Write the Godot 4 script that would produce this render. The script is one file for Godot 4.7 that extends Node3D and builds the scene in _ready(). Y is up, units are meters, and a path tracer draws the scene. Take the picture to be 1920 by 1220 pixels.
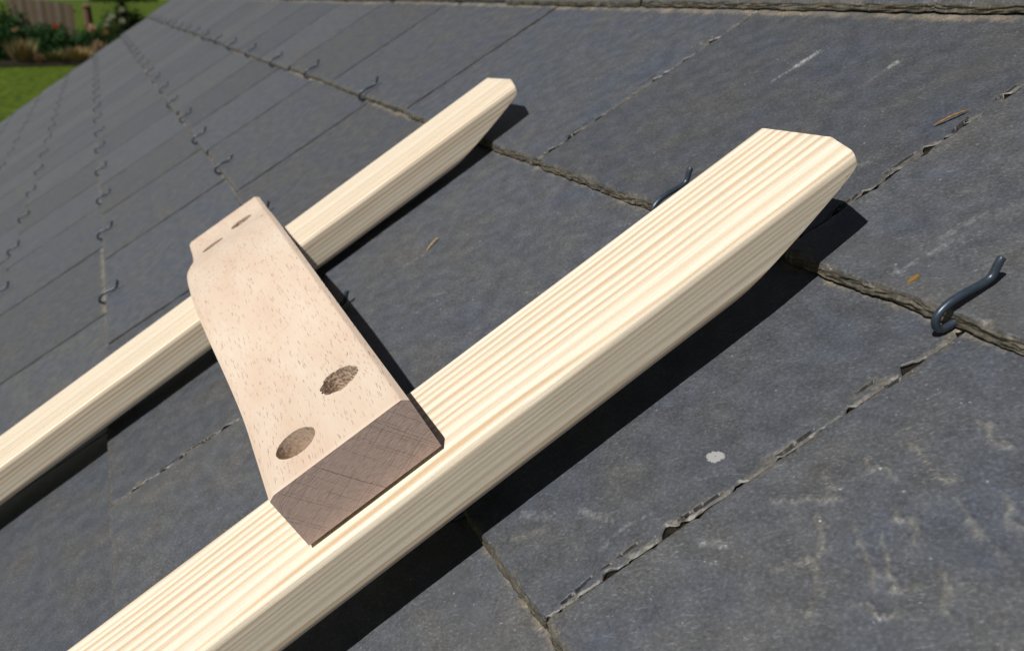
extends Node3D
# A pine roof ladder with a beech rung lying on a slate roof, a garden beyond the verge.
# Roof coordinates: x = along the courses (away from the photographer), y = off the roof, z = up the slope.

const PITCH := 0.55406
const COURSE := 0.15
const THICK := 0.005

var roof := Transform3D()
var n_low := FastNoiseLite.new()
var n_mid := FastNoiseLite.new()
var n_fine := FastNoiseLite.new()
var rng := RandomNumberGenerator.new()
var M := {}
var used := {}

class Buf:
	var p := PackedVector3Array()
	var n := PackedVector3Array()
	var c := PackedColorArray()
	var t := PackedVector2Array()
	var i := PackedInt32Array()

# ---------------------------------------------------------------- helpers
func numbered(called: String) -> String:
	var k: int = used.get(called, 0)
	used[called] = k + 1
	return called if k == 0 else "%s_%03d" % [called, k]

func thing(called: String, label: String, category: String, xf: Transform3D, group := "") -> Node3D:
	var o := Node3D.new()
	o.name = numbered(called)
	o.transform = xf
	o.set_meta("label", label)
	o.set_meta("category", category)
	if group != "":
		o.set_meta("group", group)
	add_child(o)
	return o

func part(called: String, mesh: Mesh, m: Material, parent: Node3D, at := Transform3D()) -> MeshInstance3D:
	var o := MeshInstance3D.new()
	o.name = called
	o.mesh = mesh
	o.material_override = m
	o.transform = at
	parent.add_child(o, true)
	return o

func commit(b: Buf) -> ArrayMesh:
	var a := []
	a.resize(Mesh.ARRAY_MAX)
	a[Mesh.ARRAY_VERTEX] = b.p
	a[Mesh.ARRAY_NORMAL] = b.n
	a[Mesh.ARRAY_COLOR] = b.c
	a[Mesh.ARRAY_TEX_UV] = b.t
	a[Mesh.ARRAY_INDEX] = b.i
	var m := ArrayMesh.new()
	m.add_surface_from_arrays(Mesh.PRIMITIVE_TRIANGLES, a)
	return m

# a sheet of nr rows of nc points; normals by differences; flip turns it over
func grid(b: Buf, pts: PackedVector3Array, cols: PackedColorArray, uvs: PackedVector2Array, nr: int, nc: int, flip := false, closed := false) -> void:
	var base := b.p.size()
	b.p.append_array(pts)
	b.c.append_array(cols)
	b.t.append_array(uvs)
	var nn := PackedVector3Array()
	nn.resize(nr * nc)
	for i in nr:
		var i0 := maxi(i - 1, 0) * nc
		var i1 := mini(i + 1, nr - 1) * nc
		var ic := i * nc
		for j in nc:
			var j0 := j - 1
			var j1 := j + 1
			if closed:
				if j0 < 0: j0 = nc - 2
				if j1 > nc - 1: j1 = 1
			else:
				j0 = maxi(j0, 0)
				j1 = mini(j1, nc - 1)
			var nv := (pts[i1 + j] - pts[i0 + j]).cross(pts[ic + j1] - pts[ic + j0])
			nn[ic + j] = -nv.normalized() if flip else nv.normalized()
	b.n.append_array(nn)
	var ix := PackedInt32Array()
	ix.resize((nr - 1) * (nc - 1) * 6)
	var w := 0
	for i in nr - 1:
		for j in nc - 1:
			var q := base + i * nc + j
			ix[w] = q
			ix[w + 1] = q + nc + 1 if flip else q + 1
			ix[w + 2] = q + 1 if flip else q + nc + 1
			ix[w + 3] = q
			ix[w + 4] = q + nc if flip else q + nc + 1
			ix[w + 5] = q + nc + 1 if flip else q + nc
			w += 6
	b.i.append_array(ix)

func leaf(b: Buf, at: Vector3, dir: Vector3, side: Vector3, l: float, w: float, col: Color) -> void:
	var base := b.p.size()
	var nn := dir.cross(side).normalized()
	for v in [at, at + dir * l * 0.5 + side * w, at + dir * l, at + dir * l * 0.5 - side * w]:
		b.p.append(v)
		b.n.append(nn)
		b.c.append(col)
		b.t.append(Vector2.ZERO)
	for k in [0, 1, 2, 0, 2, 3]:
		b.i.append(base + k)

func noise(freq: float, s: int, oct := 3) -> FastNoiseLite:
	var n := FastNoiseLite.new()
	n.noise_type = FastNoiseLite.TYPE_SIMPLEX_SMOOTH
	n.frequency = freq
	n.seed = s
	n.fractal_octaves = oct
	return n

func plain(called: String, col: Color, rough: float, spec := 0.5) -> StandardMaterial3D:
	var m := StandardMaterial3D.new()
	m.resource_name = called
	m.albedo_color = col.linear_to_srgb()
	m.roughness = rough
	m.metallic_specular = spec
	return m

# ---------------------------------------------------------------- textures
func stroke(d: PackedFloat32Array, size: int, x: float, y: float, ang: float, l: int, amount: float) -> void:
	var dx := cos(ang)
	var dy := sin(ang)
	for k in l:
		var f := 1.0 - absf(2.0 * k / float(l) - 1.0)
		var q := posmod(int(y + dy * k), size) * size + posmod(int(x + dx * k), size)
		d[q] += amount * (0.45 + 0.55 * f)

func slate_textures() -> Array:
	var s := 1024
	var a := noise(0.10, 11, 4).get_seamless_image(s, s, false, false, 0.1, false).get_data()
	var b := noise(0.021, 12, 3).get_seamless_image(s, s, false, false, 0.1, false).get_data()
	var w := noise(0.006, 13, 3).get_seamless_image(s, s, false, false, 0.1, false).get_data()
	var d := PackedFloat32Array()
	d.resize(s * s)
	var grain := noise(0.16, 14, 2).get_seamless_image(s, s, false, false, 0.1, false).get_data()
	for k in s * s:
		var g := (grain[k] - 128) / 128.0
		d[k] = 0.55 + (a[k] - 128) * 0.0005 + (b[k] - 128) * 0.0006 + maxf(0.0, g - 0.14) * 0.22 - maxf(0.0, -g - 0.2) * 0.10
	var r := RandomNumberGenerator.new()
	r.seed = 71
	for k in 24000:
		var fx := r.randf() * s
		var fy := r.randf() * s
		var here := clampf((w[int(fy) * s + int(fx)] - 96) / 90.0, 0.15, 1.0)
		stroke(d, s, fx, fy, r.randfn(2.25, 0.32), r.randi_range(2, 8), r.randf_range(0.05, 0.27) * here)
	for k in 500:
		stroke(d, s, r.randf() * s, r.randf() * s, r.randfn(2.2, 0.25), r.randi_range(8, 20), r.randf_range(0.10, 0.26))
	for k in 9000:
		stroke(d, s, r.randf() * s, r.randf() * s, r.randf() * TAU, r.randi_range(1, 5), -r.randf_range(0.05, 0.2))
	for k in 260:
		var x := r.randi() % s
		var y := r.randi() % s
		var g := r.randf_range(0.2, 0.5)
		for oy in r.randi_range(1, 3):
			for ox in r.randi_range(1, 3):
				d[((y + oy) % s) * s + (x + ox) % s] += g
	var col := PackedByteArray()
	col.resize(s * s * 3)
	var hgt := PackedByteArray()
	hgt.resize(s * s)
	for k in s * s:
		var v := d[k]
		var t := (w[k] - 128) * 0.00022
		col[k * 3] = clampi(int((v + t) * 255.0), 0, 255)
		col[k * 3 + 1] = clampi(int((v + t * 0.3) * 255.0), 0, 255)
		col[k * 3 + 2] = clampi(int((v - t) * 255.0), 0, 255)
		hgt[k] = clampi(int(((v - 0.56) * 0.8 + 0.5) * 255.0), 0, 255)
	var ci := Image.create_from_data(s, s, false, Image.FORMAT_RGB8, col)
	var hi := Image.create_from_data(s, s, false, Image.FORMAT_L8, hgt)
	return [ImageTexture.create_from_image(ci), ImageTexture.create_from_image(hi)]

func fibre_texture() -> ImageTexture:
	var s := 512
	var d := PackedFloat32Array()
	d.resize(s * s)
	d.fill(0.93)
	var r := RandomNumberGenerator.new()
	r.seed = 5
	for k in 9000:
		stroke(d, s, r.randf() * s, r.randf() * s, PI / 2 + r.randfn(0.0, 0.015), r.randi_range(20, 120), r.randf_range(-0.05, 0.045))
	var g := noise(0.2, 3, 2).get_seamless_image(s, s, false, false, 0.1, false).get_data()
	var o := PackedByteArray()
	o.resize(s * s)
	for k in s * s:
		o[k] = clampi(int((d[k] + (g[k] - 128) * 0.0003) * 255.0), 0, 255)
	return ImageTexture.create_from_image(Image.create_from_data(s, s, false, Image.FORMAT_L8, o))

func beech_texture() -> ImageTexture:
	# u of the texture runs along the rung (grain), 0.34 m; v across, 0.06 m
	var w := 2048
	var h := 512
	var img := Image.create(w, h, false, Image.FORMAT_RGB8)
	var low := noise(0.004, 21, 4)
	var fin := noise(0.05, 22, 3)
	var base := Color(0.915, 0.862, 0.805)
	var bytes := PackedByteArray()
	bytes.resize(w * h * 3)
	for y in h:
		for x in w:
			var f := low.get_noise_2d(x * 0.7, y * 1.4) * 0.045 + fin.get_noise_2d(x * 0.25, y * 3.0) * 0.022
			var q := (y * w + x) * 3
			bytes[q] = clampi(int((base.r + f * 0.5) * 255.0), 0, 255)
			bytes[q + 1] = clampi(int((base.g + f) * 255.0), 0, 255)
			bytes[q + 2] = clampi(int((base.b + f * 1.25) * 255.0), 0, 255)
	var r := RandomNumberGenerator.new()
	r.seed = 9
	for k in 1900:
		var x0 := r.randf() * w
		var y0 := r.randf() * h
		var l := r.randi_range(6, 24)
		var a := r.randfn(0.10, 0.06)
		var dark := r.randf_range(0.66, 0.92)
		for j in l:
			var x := int(x0 + j)
			var y := int(y0 + a * j)
			for oy in (2 if j > 2 and j < l - 3 else 1):
				if x >= 0 and x < w and y + oy >= 0 and y + oy < h:
					var q := ((y + oy) * w + x) * 3
					bytes[q] = int(bytes[q] * lerpf(1.0, dark, 0.85))
					bytes[q + 1] = int(bytes[q + 1] * lerpf(1.0, dark, 0.97))
					bytes[q + 2] = int(bytes[q + 2] * dark)
	# one small knot by the edge
	for y in range(445, 482):
		for x in range(1372, 1420):
			var kx := (x - 1396) / 20.0
			var ky := (y - 463 + (x - 1396) * 0.25) / 9.0
			if kx * kx + ky * ky < 1.0 + fin.get_noise_2d(x * 0.8, y * 0.8) * 0.5:
				var q := (y * w + x) * 3
				bytes[q] = int(bytes[q] * 0.72)
				bytes[q + 1] = int(bytes[q + 1] * 0.62)
				bytes[q + 2] = int(bytes[q + 2] * 0.60)
	# fine reddish saw scores across the grain
	for k in 13:
		var x0 := r.randf_range(0.24, 0.62) * w
		var ya := r.randf_range(0.0, 0.75) * h
		var yb := ya + r.randf_range(0.1, 0.4) * h
		for y in range(int(ya), mini(int(yb), h)):
			if fin.get_noise_2d(k * 90.0, y * 0.6) > -0.12:
				for ox in 2:
					var q := (y * w + clampi(int(x0 + (y - ya) * 0.10) + ox, 0, w - 1)) * 3
					bytes[q + 1] = int(bytes[q + 1] * 0.88)
					bytes[q + 2] = int(bytes[q + 2] * 0.84)
	img.set_data(w, h, false, Image.FORMAT_RGB8, bytes)
	return ImageTexture.create_from_image(img)

func end_grain_textures() -> Array:
	# sawn end of the rung: fine saw scores, growth rings and rays crossing; 0.054 x 0.027 m
	var w := 1024
	var h := 512
	var d := PackedFloat32Array()
	d.resize(w * h)
	var fin := noise(0.06, 31, 3)
	var r := RandomNumberGenerator.new()
	r.seed = 14
	for y in h:
		for x in w:
			d[y * w + x] = 0.80 + fin.get_noise_2d(x * 0.25, y * 1.6) * 0.10 + fin.get_noise_2d(x * 2.0 + 500.0, y * 2.0) * 0.06
	for k in 26:      # rays, steep and a little bowed
		var x0 := r.randf_range(-0.45, 1.0) * w
		var dark := r.randf_range(0.06, 0.20)
		for y in h:
			var x := int(x0 + y * 0.52 + sin(y * 0.006 + k) * 6.0 + fin.get_noise_2d(k * 50.0, y * 0.5) * 5.0)
			if x >= 0 and x < w - 1 and fin.get_noise_2d(k * 77.0, y * 0.15) > -0.3:
				for o in 4:
					d[y * w + mini(x + o, w - 1)] -= dark * (1.0 if o == 1 or o == 2 else 0.5)
	for k in 22:      # rings, shallow, sloping the other way
		var y0 := r.randf_range(0.0, 2.0) * h
		var dark := r.randf_range(0.05, 0.17)
		for x in w:
			var y := int(y0 - x * 0.5 + sin(x * 0.004 + k) * 8.0 + fin.get_noise_2d(x * 0.5, k * 60.0) * 4.0)
			if y >= 0 and y < h - 1 and fin.get_noise_2d(x * 0.15, k * 31.0) > -0.3:
				for o in 4:
					d[mini(y + o, h - 1) * w + x] -= dark * (1.0 if o == 1 or o == 2 else 0.5)
	var o := PackedByteArray()
	o.resize(w * h)
	for k in w * h:
		o[k] = clampi(int(d[k] * 255.0), 0, 255)
	var img := Image.create_from_data(w, h, false, Image.FORMAT_L8, o)
	return [ImageTexture.create_from_image(img)]

func lawn_texture() -> ImageTexture:
	var s := 512
	var a := noise(0.03, 41, 4).get_seamless_image(s, s, false, false, 0.1, false).get_data()
	var b := noise(0.15, 42, 2).get_seamless_image(s, s, false, false, 0.1, false).get_data()
	var o := PackedByteArray()
	o.resize(s * s * 3)
	for k in s * s:
		var v := (a[k] - 128) / 128.0 * 0.24 + (b[k] - 128) / 128.0 * 0.10
		var c := Color(0.245 + v * 0.6, 0.310 + v * 0.7, 0.095 + v * 0.2)
		o[k * 3] = clampi(int(c.r * 255), 0, 255)
		o[k * 3 + 1] = clampi(int(c.g * 255), 0, 255)
		o[k * 3 + 2] = clampi(int(c.b * 255), 0, 255)
	return ImageTexture.create_from_image(Image.create_from_data(s, s, false, Image.FORMAT_RGB8, o))

# ---------------------------------------------------------------- slates
const CRACKS := [   # u1 v1 u2 v2 width depth: splits where layers have lifted along the edges
	[0.1742, 0.083, 0.1748, 0.098, 0.0010, 0.0032], [0.1752, 0.048, 0.1745, 0.066, 0.0011, 0.0032], [0.1745, 0.0066, 0.1765, 0.020, 0.0009, 0.0030],
	[0.1765, 0.112, 0.1770, 0.122, 0.0009, 0.003], [0.1722, 0.121, 0.1718, 0.130, 0.0009, 0.003], 
	[0.1765, 0.024, 0.1768, 0.036, 0.0007, 0.002], 
	[0.2508, 0.173, 0.2512, 0.187, 0.0011, 0.003], [0.2516, 0.198, 0.2520, 0.213, 0.0013, 0.003], [0.2498, 0.226, 0.2520, 0.238, 0.0013, 0.003], [0.2514, 0.245, 0.2508, 0.262, 0.0011, 0.003],
	[0.4525, 0.172, 0.4535, 0.196, 0.0011, 0.0025], [0.4545, 0.222, 0.4560, 0.240, 0.0010, 0.002], [0.4580, 0.262, 0.4545, 0.275, 0.0009, 0.002],
	[0.412, -0.10, 0.410, -0.082, 0.0012, 0.0025], [0.4105, -0.118, 0.4125, -0.10, 0.0009, 0.002],
	[0.4455, 0.286, 0.4475, 0.298, 0.0012, 0.003],
]
const MARKS := [    # u1 v1 u2 v2 width strength: chalky scuffs and lime runs on the slates
	[0.3655, 0.243, 0.3640, 0.2695, 0.0011, 0.45], [0.3640, 0.256, 0.3638, 0.2690, 0.0019, 0.8], [0.3140, 0.250, 0.3137, 0.2655, 0.0009, 0.3], [0.3139, 0.262, 0.3137, 0.2662, 0.0017, 0.7],
	[0.2045, 0.1565, 0.2015, 0.1800, 0.0010, 0.35], [0.2060, 0.176, 0.2040, 0.192, 0.0014, 0.22], [0.2080, 0.1600, 0.2020, 0.1570, 0.0007, 0.2], [0.2480, 0.2130, 0.2440, 0.2190, 0.0016, 0.2],
	[0.2700, 0.1930, 0.2640, 0.2030, 0.0016, 0.22], [0.2010, 0.030, 0.1900, 0.036, 0.0016, 0.25], [0.2150, 0.016, 0.2060, 0.022, 0.0020, 0.28], [0.2080, 0.008, 0.2040, 0.018, 0.0016, 0.22],
	[0.1860, 0.028, 0.1835, 0.046, 0.0006, 0.32], [0.1830, 0.027, 0.1845, 0.031, 0.0012, 0.3], [0.1640, 0.0485, 0.1610, 0.0520, 0.0013, 0.3], [0.1590, 0.0520, 0.1580, 0.0530, 0.0008, 0.5],
	[0.4420, 0.0530, 0.4400, 0.0570, 0.0007, 0.4], [0.4400, 0.0620, 0.4380, 0.0660, 0.0006, 0.4], [0.4480, 0.0400, 0.4460, 0.0440, 0.0007, 0.35], [0.3900, 0.052, 0.3850, 0.057, 0.0006, 0.3],
]
const VEINS := [    # polylines of raised pale veins on the nearest slate
	[[0.1500, 0.0760], [0.1450, 0.0735], [0.1400, 0.0690], [0.1370, 0.0640], [0.1310, 0.0600], [0.1270, 0.0530]],
	[[0.1405, 0.0790], [0.1360, 0.0770], [0.1300, 0.0735], [0.1265, 0.0720], [0.1230, 0.0690]],
	[[0.1340, 0.0810], [0.1290, 0.0790], [0.1240, 0.0745], [0.1200, 0.0720], [0.1185, 0.0740], [0.1170, 0.0775]],
	[[0.1300, 0.1010], [0.1240, 0.0985], [0.1205, 0.0960], [0.1140, 0.0950], [0.1085, 0.0925]],
	[[0.1520, 0.1080], [0.1450, 0.1070], [0.1400, 0.1040], [0.1350, 0.1050]],
	[[0.1600, 0.0880], [0.1540, 0.0850], [0.1520, 0.0800]], [[0.1480, 0.1230], [0.1420, 0.1240], [0.1380, 0.1200], [0.1330, 0.1215]],
	[[0.1620, 0.0720], [0.1580, 0.0745], [0.1560, 0.0790], [0.1530, 0.0800], [0.1500, 0.0840]], [[0.1450, 0.0560], [0.1420, 0.0590], [0.1405, 0.0640], [0.1370, 0.0660]],
	[[0.1380, 0.0900], [0.1350, 0.0880], [0.1330, 0.0900], [0.1290, 0.0880], [0.1270, 0.0850]], [[0.1240, 0.1080], [0.1200, 0.1060], [0.1175, 0.1020], [0.1130, 0.1030]],
	[[0.1560, 0.0980], [0.1520, 0.0960], [0.1490, 0.0985], [0.1450, 0.0970]], [[0.1240, 0.0620], [0.1210, 0.0650], [0.1170, 0.0640], [0.1150, 0.0670]],
	[[0.1180, 0.0830], [0.1130, 0.0800], [0.1100, 0.0760], [0.1060, 0.0740]],
]

func seg(px: float, pz: float, x1: float, z1: float, x2: float, z2: float) -> Vector2:
	# distance to a segment, and how far along it (0..1)
	var dx := x2 - x1
	var dz := z2 - z1
	var t := clampf(((px - x1) * dx + (pz - z1) * dz) / (dx * dx + dz * dz), 0.0, 1.0)
	return Vector2(Vector2(px - x1 - dx * t, pz - z1 - dz * t).length(), t)

func steps(a: float, fine: float, edge0: float, mid: float, edge1: float) -> PackedFloat32Array:
	# 0..a, fine near the ends
	var o := PackedFloat32Array()
	var k0 := maxi(1, int(edge0 / fine))
	for k in k0:
		o.append(edge0 * k / k0)
	var span := a - edge0 - edge1
	var km := maxi(1, int(span / mid))
	for k in km:
		o.append(edge0 + span * k / km)
	if edge1 > 0.0:
		var k1 := maxi(1, int(edge1 / fine))
		for k in k1:
			o.append(a - edge1 + edge1 * k / k1)
	o.append(a)
	return o

# how far (m) the flaked edge reaches in, and how much is gone at distance d from it
func flakes(d: float, along: float, q: float, wide: float) -> Vector2:
	var dm := d * 1000.0
	var am := along * 1000.0
	if dm > wide * 1.7:
		return Vector2.ZERO
	var n1 := n_mid.get_noise_2d(am * 0.75 + q, q * 1.7)
	var n2 := n_fine.get_noise_2d(am * 0.42, q * 2.3)
	var n3 := n_fine.get_noise_2d(am * 1.6 + 70.0, q * 1.3)
	var w1 := wide * clampf(n1 * 1.3 + 0.36, 0.0, 1.4) + n2 * 0.8 + n3 * 0.12
	var w2 := w1 * 0.5 + n_fine.get_noise_2d(am * 0.5 + 90.0, q) * 1.0 + n3 * 0.10
	var w3 := 0.30 + n_fine.get_noise_2d(am * 0.6 + 300.0, q) * 0.45
	var drop := 0.16 * smoothstep(w1 + 0.18, w1 - 0.18, dm) + 0.20 * smoothstep(w2 + 0.18, w2 - 0.18, dm) + 0.22 * smoothstep(w3 + 0.2, w3 - 0.2, dm)
	return Vector2(drop * 0.001, smoothstep(w1 + 0.5, w1 - 0.4, dm))

func slate_mesh(uL: float, uR: float, vb: float, q: float, fine: float, mid: float, blue: float) -> ArrayMesh:
	var b := Buf.new()
	var w := uR - uL
	var near := fine < 0.001
	var e := 0.0075 if near else (0.011 if mid < 0.01 else 0.003)
	var cs := steps(w, fine, e, mid, e)
	var rs := steps(COURSE + 0.008, fine if near else 0.002, e, mid, 0.0 if near else 0.018)
	for extra in ([0.18, 0.24, 0.31] if near else [0.31]):
		rs.append(extra)
	var nc := cs.size()
	var nr := rs.size()
	var cracks := []
	for k in CRACKS:
		if near and k[2] > uL - 0.004 and k[0] < uR + 0.004 and k[3] > vb - 0.01 and k[1] < vb + 0.16:
			cracks.append(k)
	var marks := []
	for k in MARKS:
		if near and maxf(k[0], k[2]) > uL and minf(k[0], k[2]) < uR and k[3] > vb - 0.01 and k[1] < vb + 0.16:
			marks.append(k)
	var veins := []
	if near and vb > -0.02 and vb < 0.02 and uL < 0.1:
		veins = VEINS
	var open := 0.00003 if near else 0.0008
	var jl := PackedFloat32Array()
	var jr := PackedFloat32Array()
	for r in rs:
		var m := r * 1000.0
		var slit := n_mid.get_noise_2d(m * 0.95, q + 3.0) + 0.35 * n_fine.get_noise_2d(m * 0.35, q)
		jl.append(open + (maxf(0.0, slit - (0.10 if absf(vb) < 0.02 else -0.06)) * 0.0046 if near else maxf(0.0, slit) * 0.0012))
		jr.append(open + (maxf(0.0, -slit - 0.34) * 0.0030 if near else maxf(0.0, -slit) * 0.0012))
	var pts := PackedVector3Array()
	var cols := PackedColorArray()
	var uvs := PackedVector2Array()
	pts.resize(nr * nc)
	cols.resize(nr * nc)
	uvs.resize(nr * nc)
	var tint_blue := Color(0.0490, 0.0565, 0.0715)
	var tint_grey := Color(0.0605, 0.0615, 0.0620)
	var flake_col := Color(0.088, 0.080, 0.064)
	var tan := Color(0.185, 0.160, 0.125)
	var lime := Color(0.26, 0.27, 0.28)
	var gain := 1.03 / 0.275
	var tone := 1.0 + 0.09 * sin(q * 7.3)
	for i in nr:
		var r := rs[i]
		for j in nc:
			var s := cs[j]
			var g := i * nc + j
			var mu := (uL + s) * 1000.0
			var mv := (vb + r) * 1000.0
			# outline
			var x := s
			if s < 0.012:
				x += jl[i] * (1.0 - s / 0.012)
			if w - s < 0.012:
				x -= jr[i] * (1.0 - (w - s) / 0.012)
			var z := r
			if r < 0.012:
				var jb := n_mid.get_noise_2d(mu * 0.35, q + 20.0) * 0.0011 + n_fine.get_noise_2d(mu * 0.6, q + 9.0) * 0.0004
				var corner := minf(s, w - s)
				if corner < 0.009:
					jb += (1.0 - corner / 0.009) * (1.0 - corner / 0.009) * 0.0014
				z += jb * (1.0 - r / 0.012)
			# relief
			var h := -THICK * r / COURSE
			var lo := n_low.get_noise_2d(mu + q * 31.0, mv)
			var mi := n_mid.get_noise_2d(mu * 0.55 + q * 13.0, mv * 0.55)
			h += lo * 0.0003 + mi * 0.00016
			if near:
				h += n_fine.get_noise_2d(mu * 1.1, mv * 1.1 + q) * 0.00011
			var fl := flakes(s, r, q + 5.0, 3.4) if near else Vector2.ZERO
			var fr := flakes(w - s, r, q + 40.0, 2.2) if near else Vector2.ZERO
			var fb := flakes(r, s, q + 80.0, 2.6) * Vector2(2.2, 1.0) if mid < 0.01 else Vector2.ZERO
			if r < COURSE + 0.01:
				h -= maxf(fl.x, maxf(fr.x, fb.x))
			var brown := maxf(fl.y, maxf(fr.y, fb.y))
			# colour of the stone
			var warm := clampf(0.5 - blue + lo * 0.45 + mi * 0.15, 0.0, 1.0)
			var c := tint_blue.lerp(tint_grey, warm)
			c = c * (tone * (1.0 + mi * 0.10))
			c = c.lerp(flake_col * (1.0 + n_fine.get_noise_2d(mu * 0.9, mv * 0.9) * 0.6), brown * 0.5)
			# near-black band of uneven width along the butt joints
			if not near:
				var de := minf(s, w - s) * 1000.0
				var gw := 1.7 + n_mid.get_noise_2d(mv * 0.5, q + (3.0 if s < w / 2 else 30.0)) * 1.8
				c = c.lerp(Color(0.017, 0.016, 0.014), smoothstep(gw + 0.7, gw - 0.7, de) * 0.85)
			# blown dirt and lichen caught below the edge of the slate above
			var dd := (COURSE - r) * 1000.0
			if dd > -3.0 and dd < 9.0:
				var lim := 1.6 + n_mid.get_noise_2d(mu * 0.7, q + 7.0) * 2.6 + n_fine.get_noise_2d(mu * 1.3, mv * 1.3) * 1.8
				c = c.lerp(tan, smoothstep(lim + 1.6, lim - 1.4, dd) * clampf(0.50 + mi * 0.7, 0.1, 0.75))
			for k in cracks:
				var t := seg(uL + x, vb + z, k[0], k[1], k[2], k[3])
				var wob: float = k[4] * 0.34 * (0.85 + 0.9 * n_fine.get_noise_2d(mv * 1.5, k[0] * 900.0)) * sqrt(maxf(0.02, 1.0 - absf(2.0 * t.y - 1.0)))
				if t.x < 0.004:
					h -= (k[5] + 0.0025) * smoothstep(wob, wob * 0.6, t.x)
					if t.x > wob:
						c = c.lerp(flake_col * 1.3, smoothstep(wob + 0.0020, wob, t.x) * 0.35 * clampf(0.6 + mi, 0.0, 1.0))
			for k in marks:
				var t := seg(uL + x, vb + z, k[0], k[1], k[2], k[3])
				if t.x < 0.006:
					var f := n_fine.get_noise_2d(mu * 2.0, mv * 1.2)
					var a := smoothstep(k[4] * (1.1 + 0.9 * f), k[4] * 0.3, t.x)
					c = c.lerp(lime, a * k[5] * clampf(0.6 + f * 1.4, 0.0, 1.0))
			for vn in veins:
				for k in vn.size() - 1:
					var t := seg(uL + x, vb + z + n_fine.get_noise_2d(mu * 0.6, mv * 0.6) * 0.0016, vn[k][0], vn[k][1], vn[k + 1][0], vn[k + 1][1])
					if t.x < 0.004:
						var a := smoothstep(0.0011, 0.0002, t.x) * clampf(0.75 + mi * 0.9, 0.0, 1.0)
						h += a * 0.00045
						c = c.lerp(Color(0.118, 0.117, 0.108), a * 0.66)
			pts[g] = Vector3(x, h, z)
			c = c * gain
			cols[g] = Color(c.r, c.g, c.b, 1.0)
			uvs[g] = Vector2(uL + x, vb + z) / 0.24 + Vector2(q * 0.137, q * 0.291)
	grid(b, pts, cols, uvs, nr, nc)
	# broken lower edge: layered, leaning outwards
	var layers := 10 if near else 2
	var lp := PackedVector3Array()
	var lc := PackedColorArray()
	var lt := PackedVector2Array()
	for m in layers + 1:
		var f := float(m) / layers
		for j in nc:
			var p := pts[j]
			var mu := (uL + cs[j]) * 1000.0
			var out := 0.0
			if m > 0:
				out = f * 0.0014 + n_fine.get_noise_3d(mu * 0.25, f * 9.0, q) * 0.0009 + n_fine.get_noise_3d(mu * 1.1, m * 17.0, q) * 0.00025
				if m == layers:
					out -= 0.0006
			lp.append(Vector3(p.x, lerpf(p.y, -THICK + 0.0006, f), p.z - out))
			var cc := flake_col * (0.95 + n_fine.get_noise_3d(mu * 0.4, f * 12.0, q + 4.0) * 0.8 + n_mid.get_noise_2d(mu * 0.5, q + f * 8.0) * 0.5) * gain
			lc.append(Color(cc.r, cc.g, cc.b, 1.0))
			lt.append(Vector2(uL + p.x, p.y) / 0.24 + Vector2(q, 0.0))
	grid(b, lp, lc, lt, layers + 1, nc, true)
	for side in 2:
		var sp := PackedVector3Array()
		var sc := PackedColorArray()
		var st := PackedVector2Array()
		var sm := 4 if near else 2
		for m in sm + 1:
			var f := float(m) / sm
			for i in nr:
				var p := pts[i * nc + (nc - 1 if side else 0)]
				var mv := (vb + rs[i]) * 1000.0
				var out := 0.0 if m == 0 else n_fine.get_noise_3d(mv * 0.9, m * 27.0, q + side * 9.0) * 0.0005 - 0.0002
				sp.append(Vector3(p.x + (out if side else -out), p.y - f * (THICK - 0.0006 if m == 0 or true else 0.0) * 0.8, p.z))
				var cc := flake_col * (0.5 + n_fine.get_noise_3d(mv * 0.5, m * 31.0, q + 14.0) * 0.5) * gain
				sc.append(Color(cc.r, cc.g, cc.b, 1.0))
				st.append(Vector2(p.y, vb + p.z) / 0.24 + Vector2(q, 0.0))
		grid(b, sp, sc, st, sm + 1, nr, side == 0)
	return commit(b)

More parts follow.
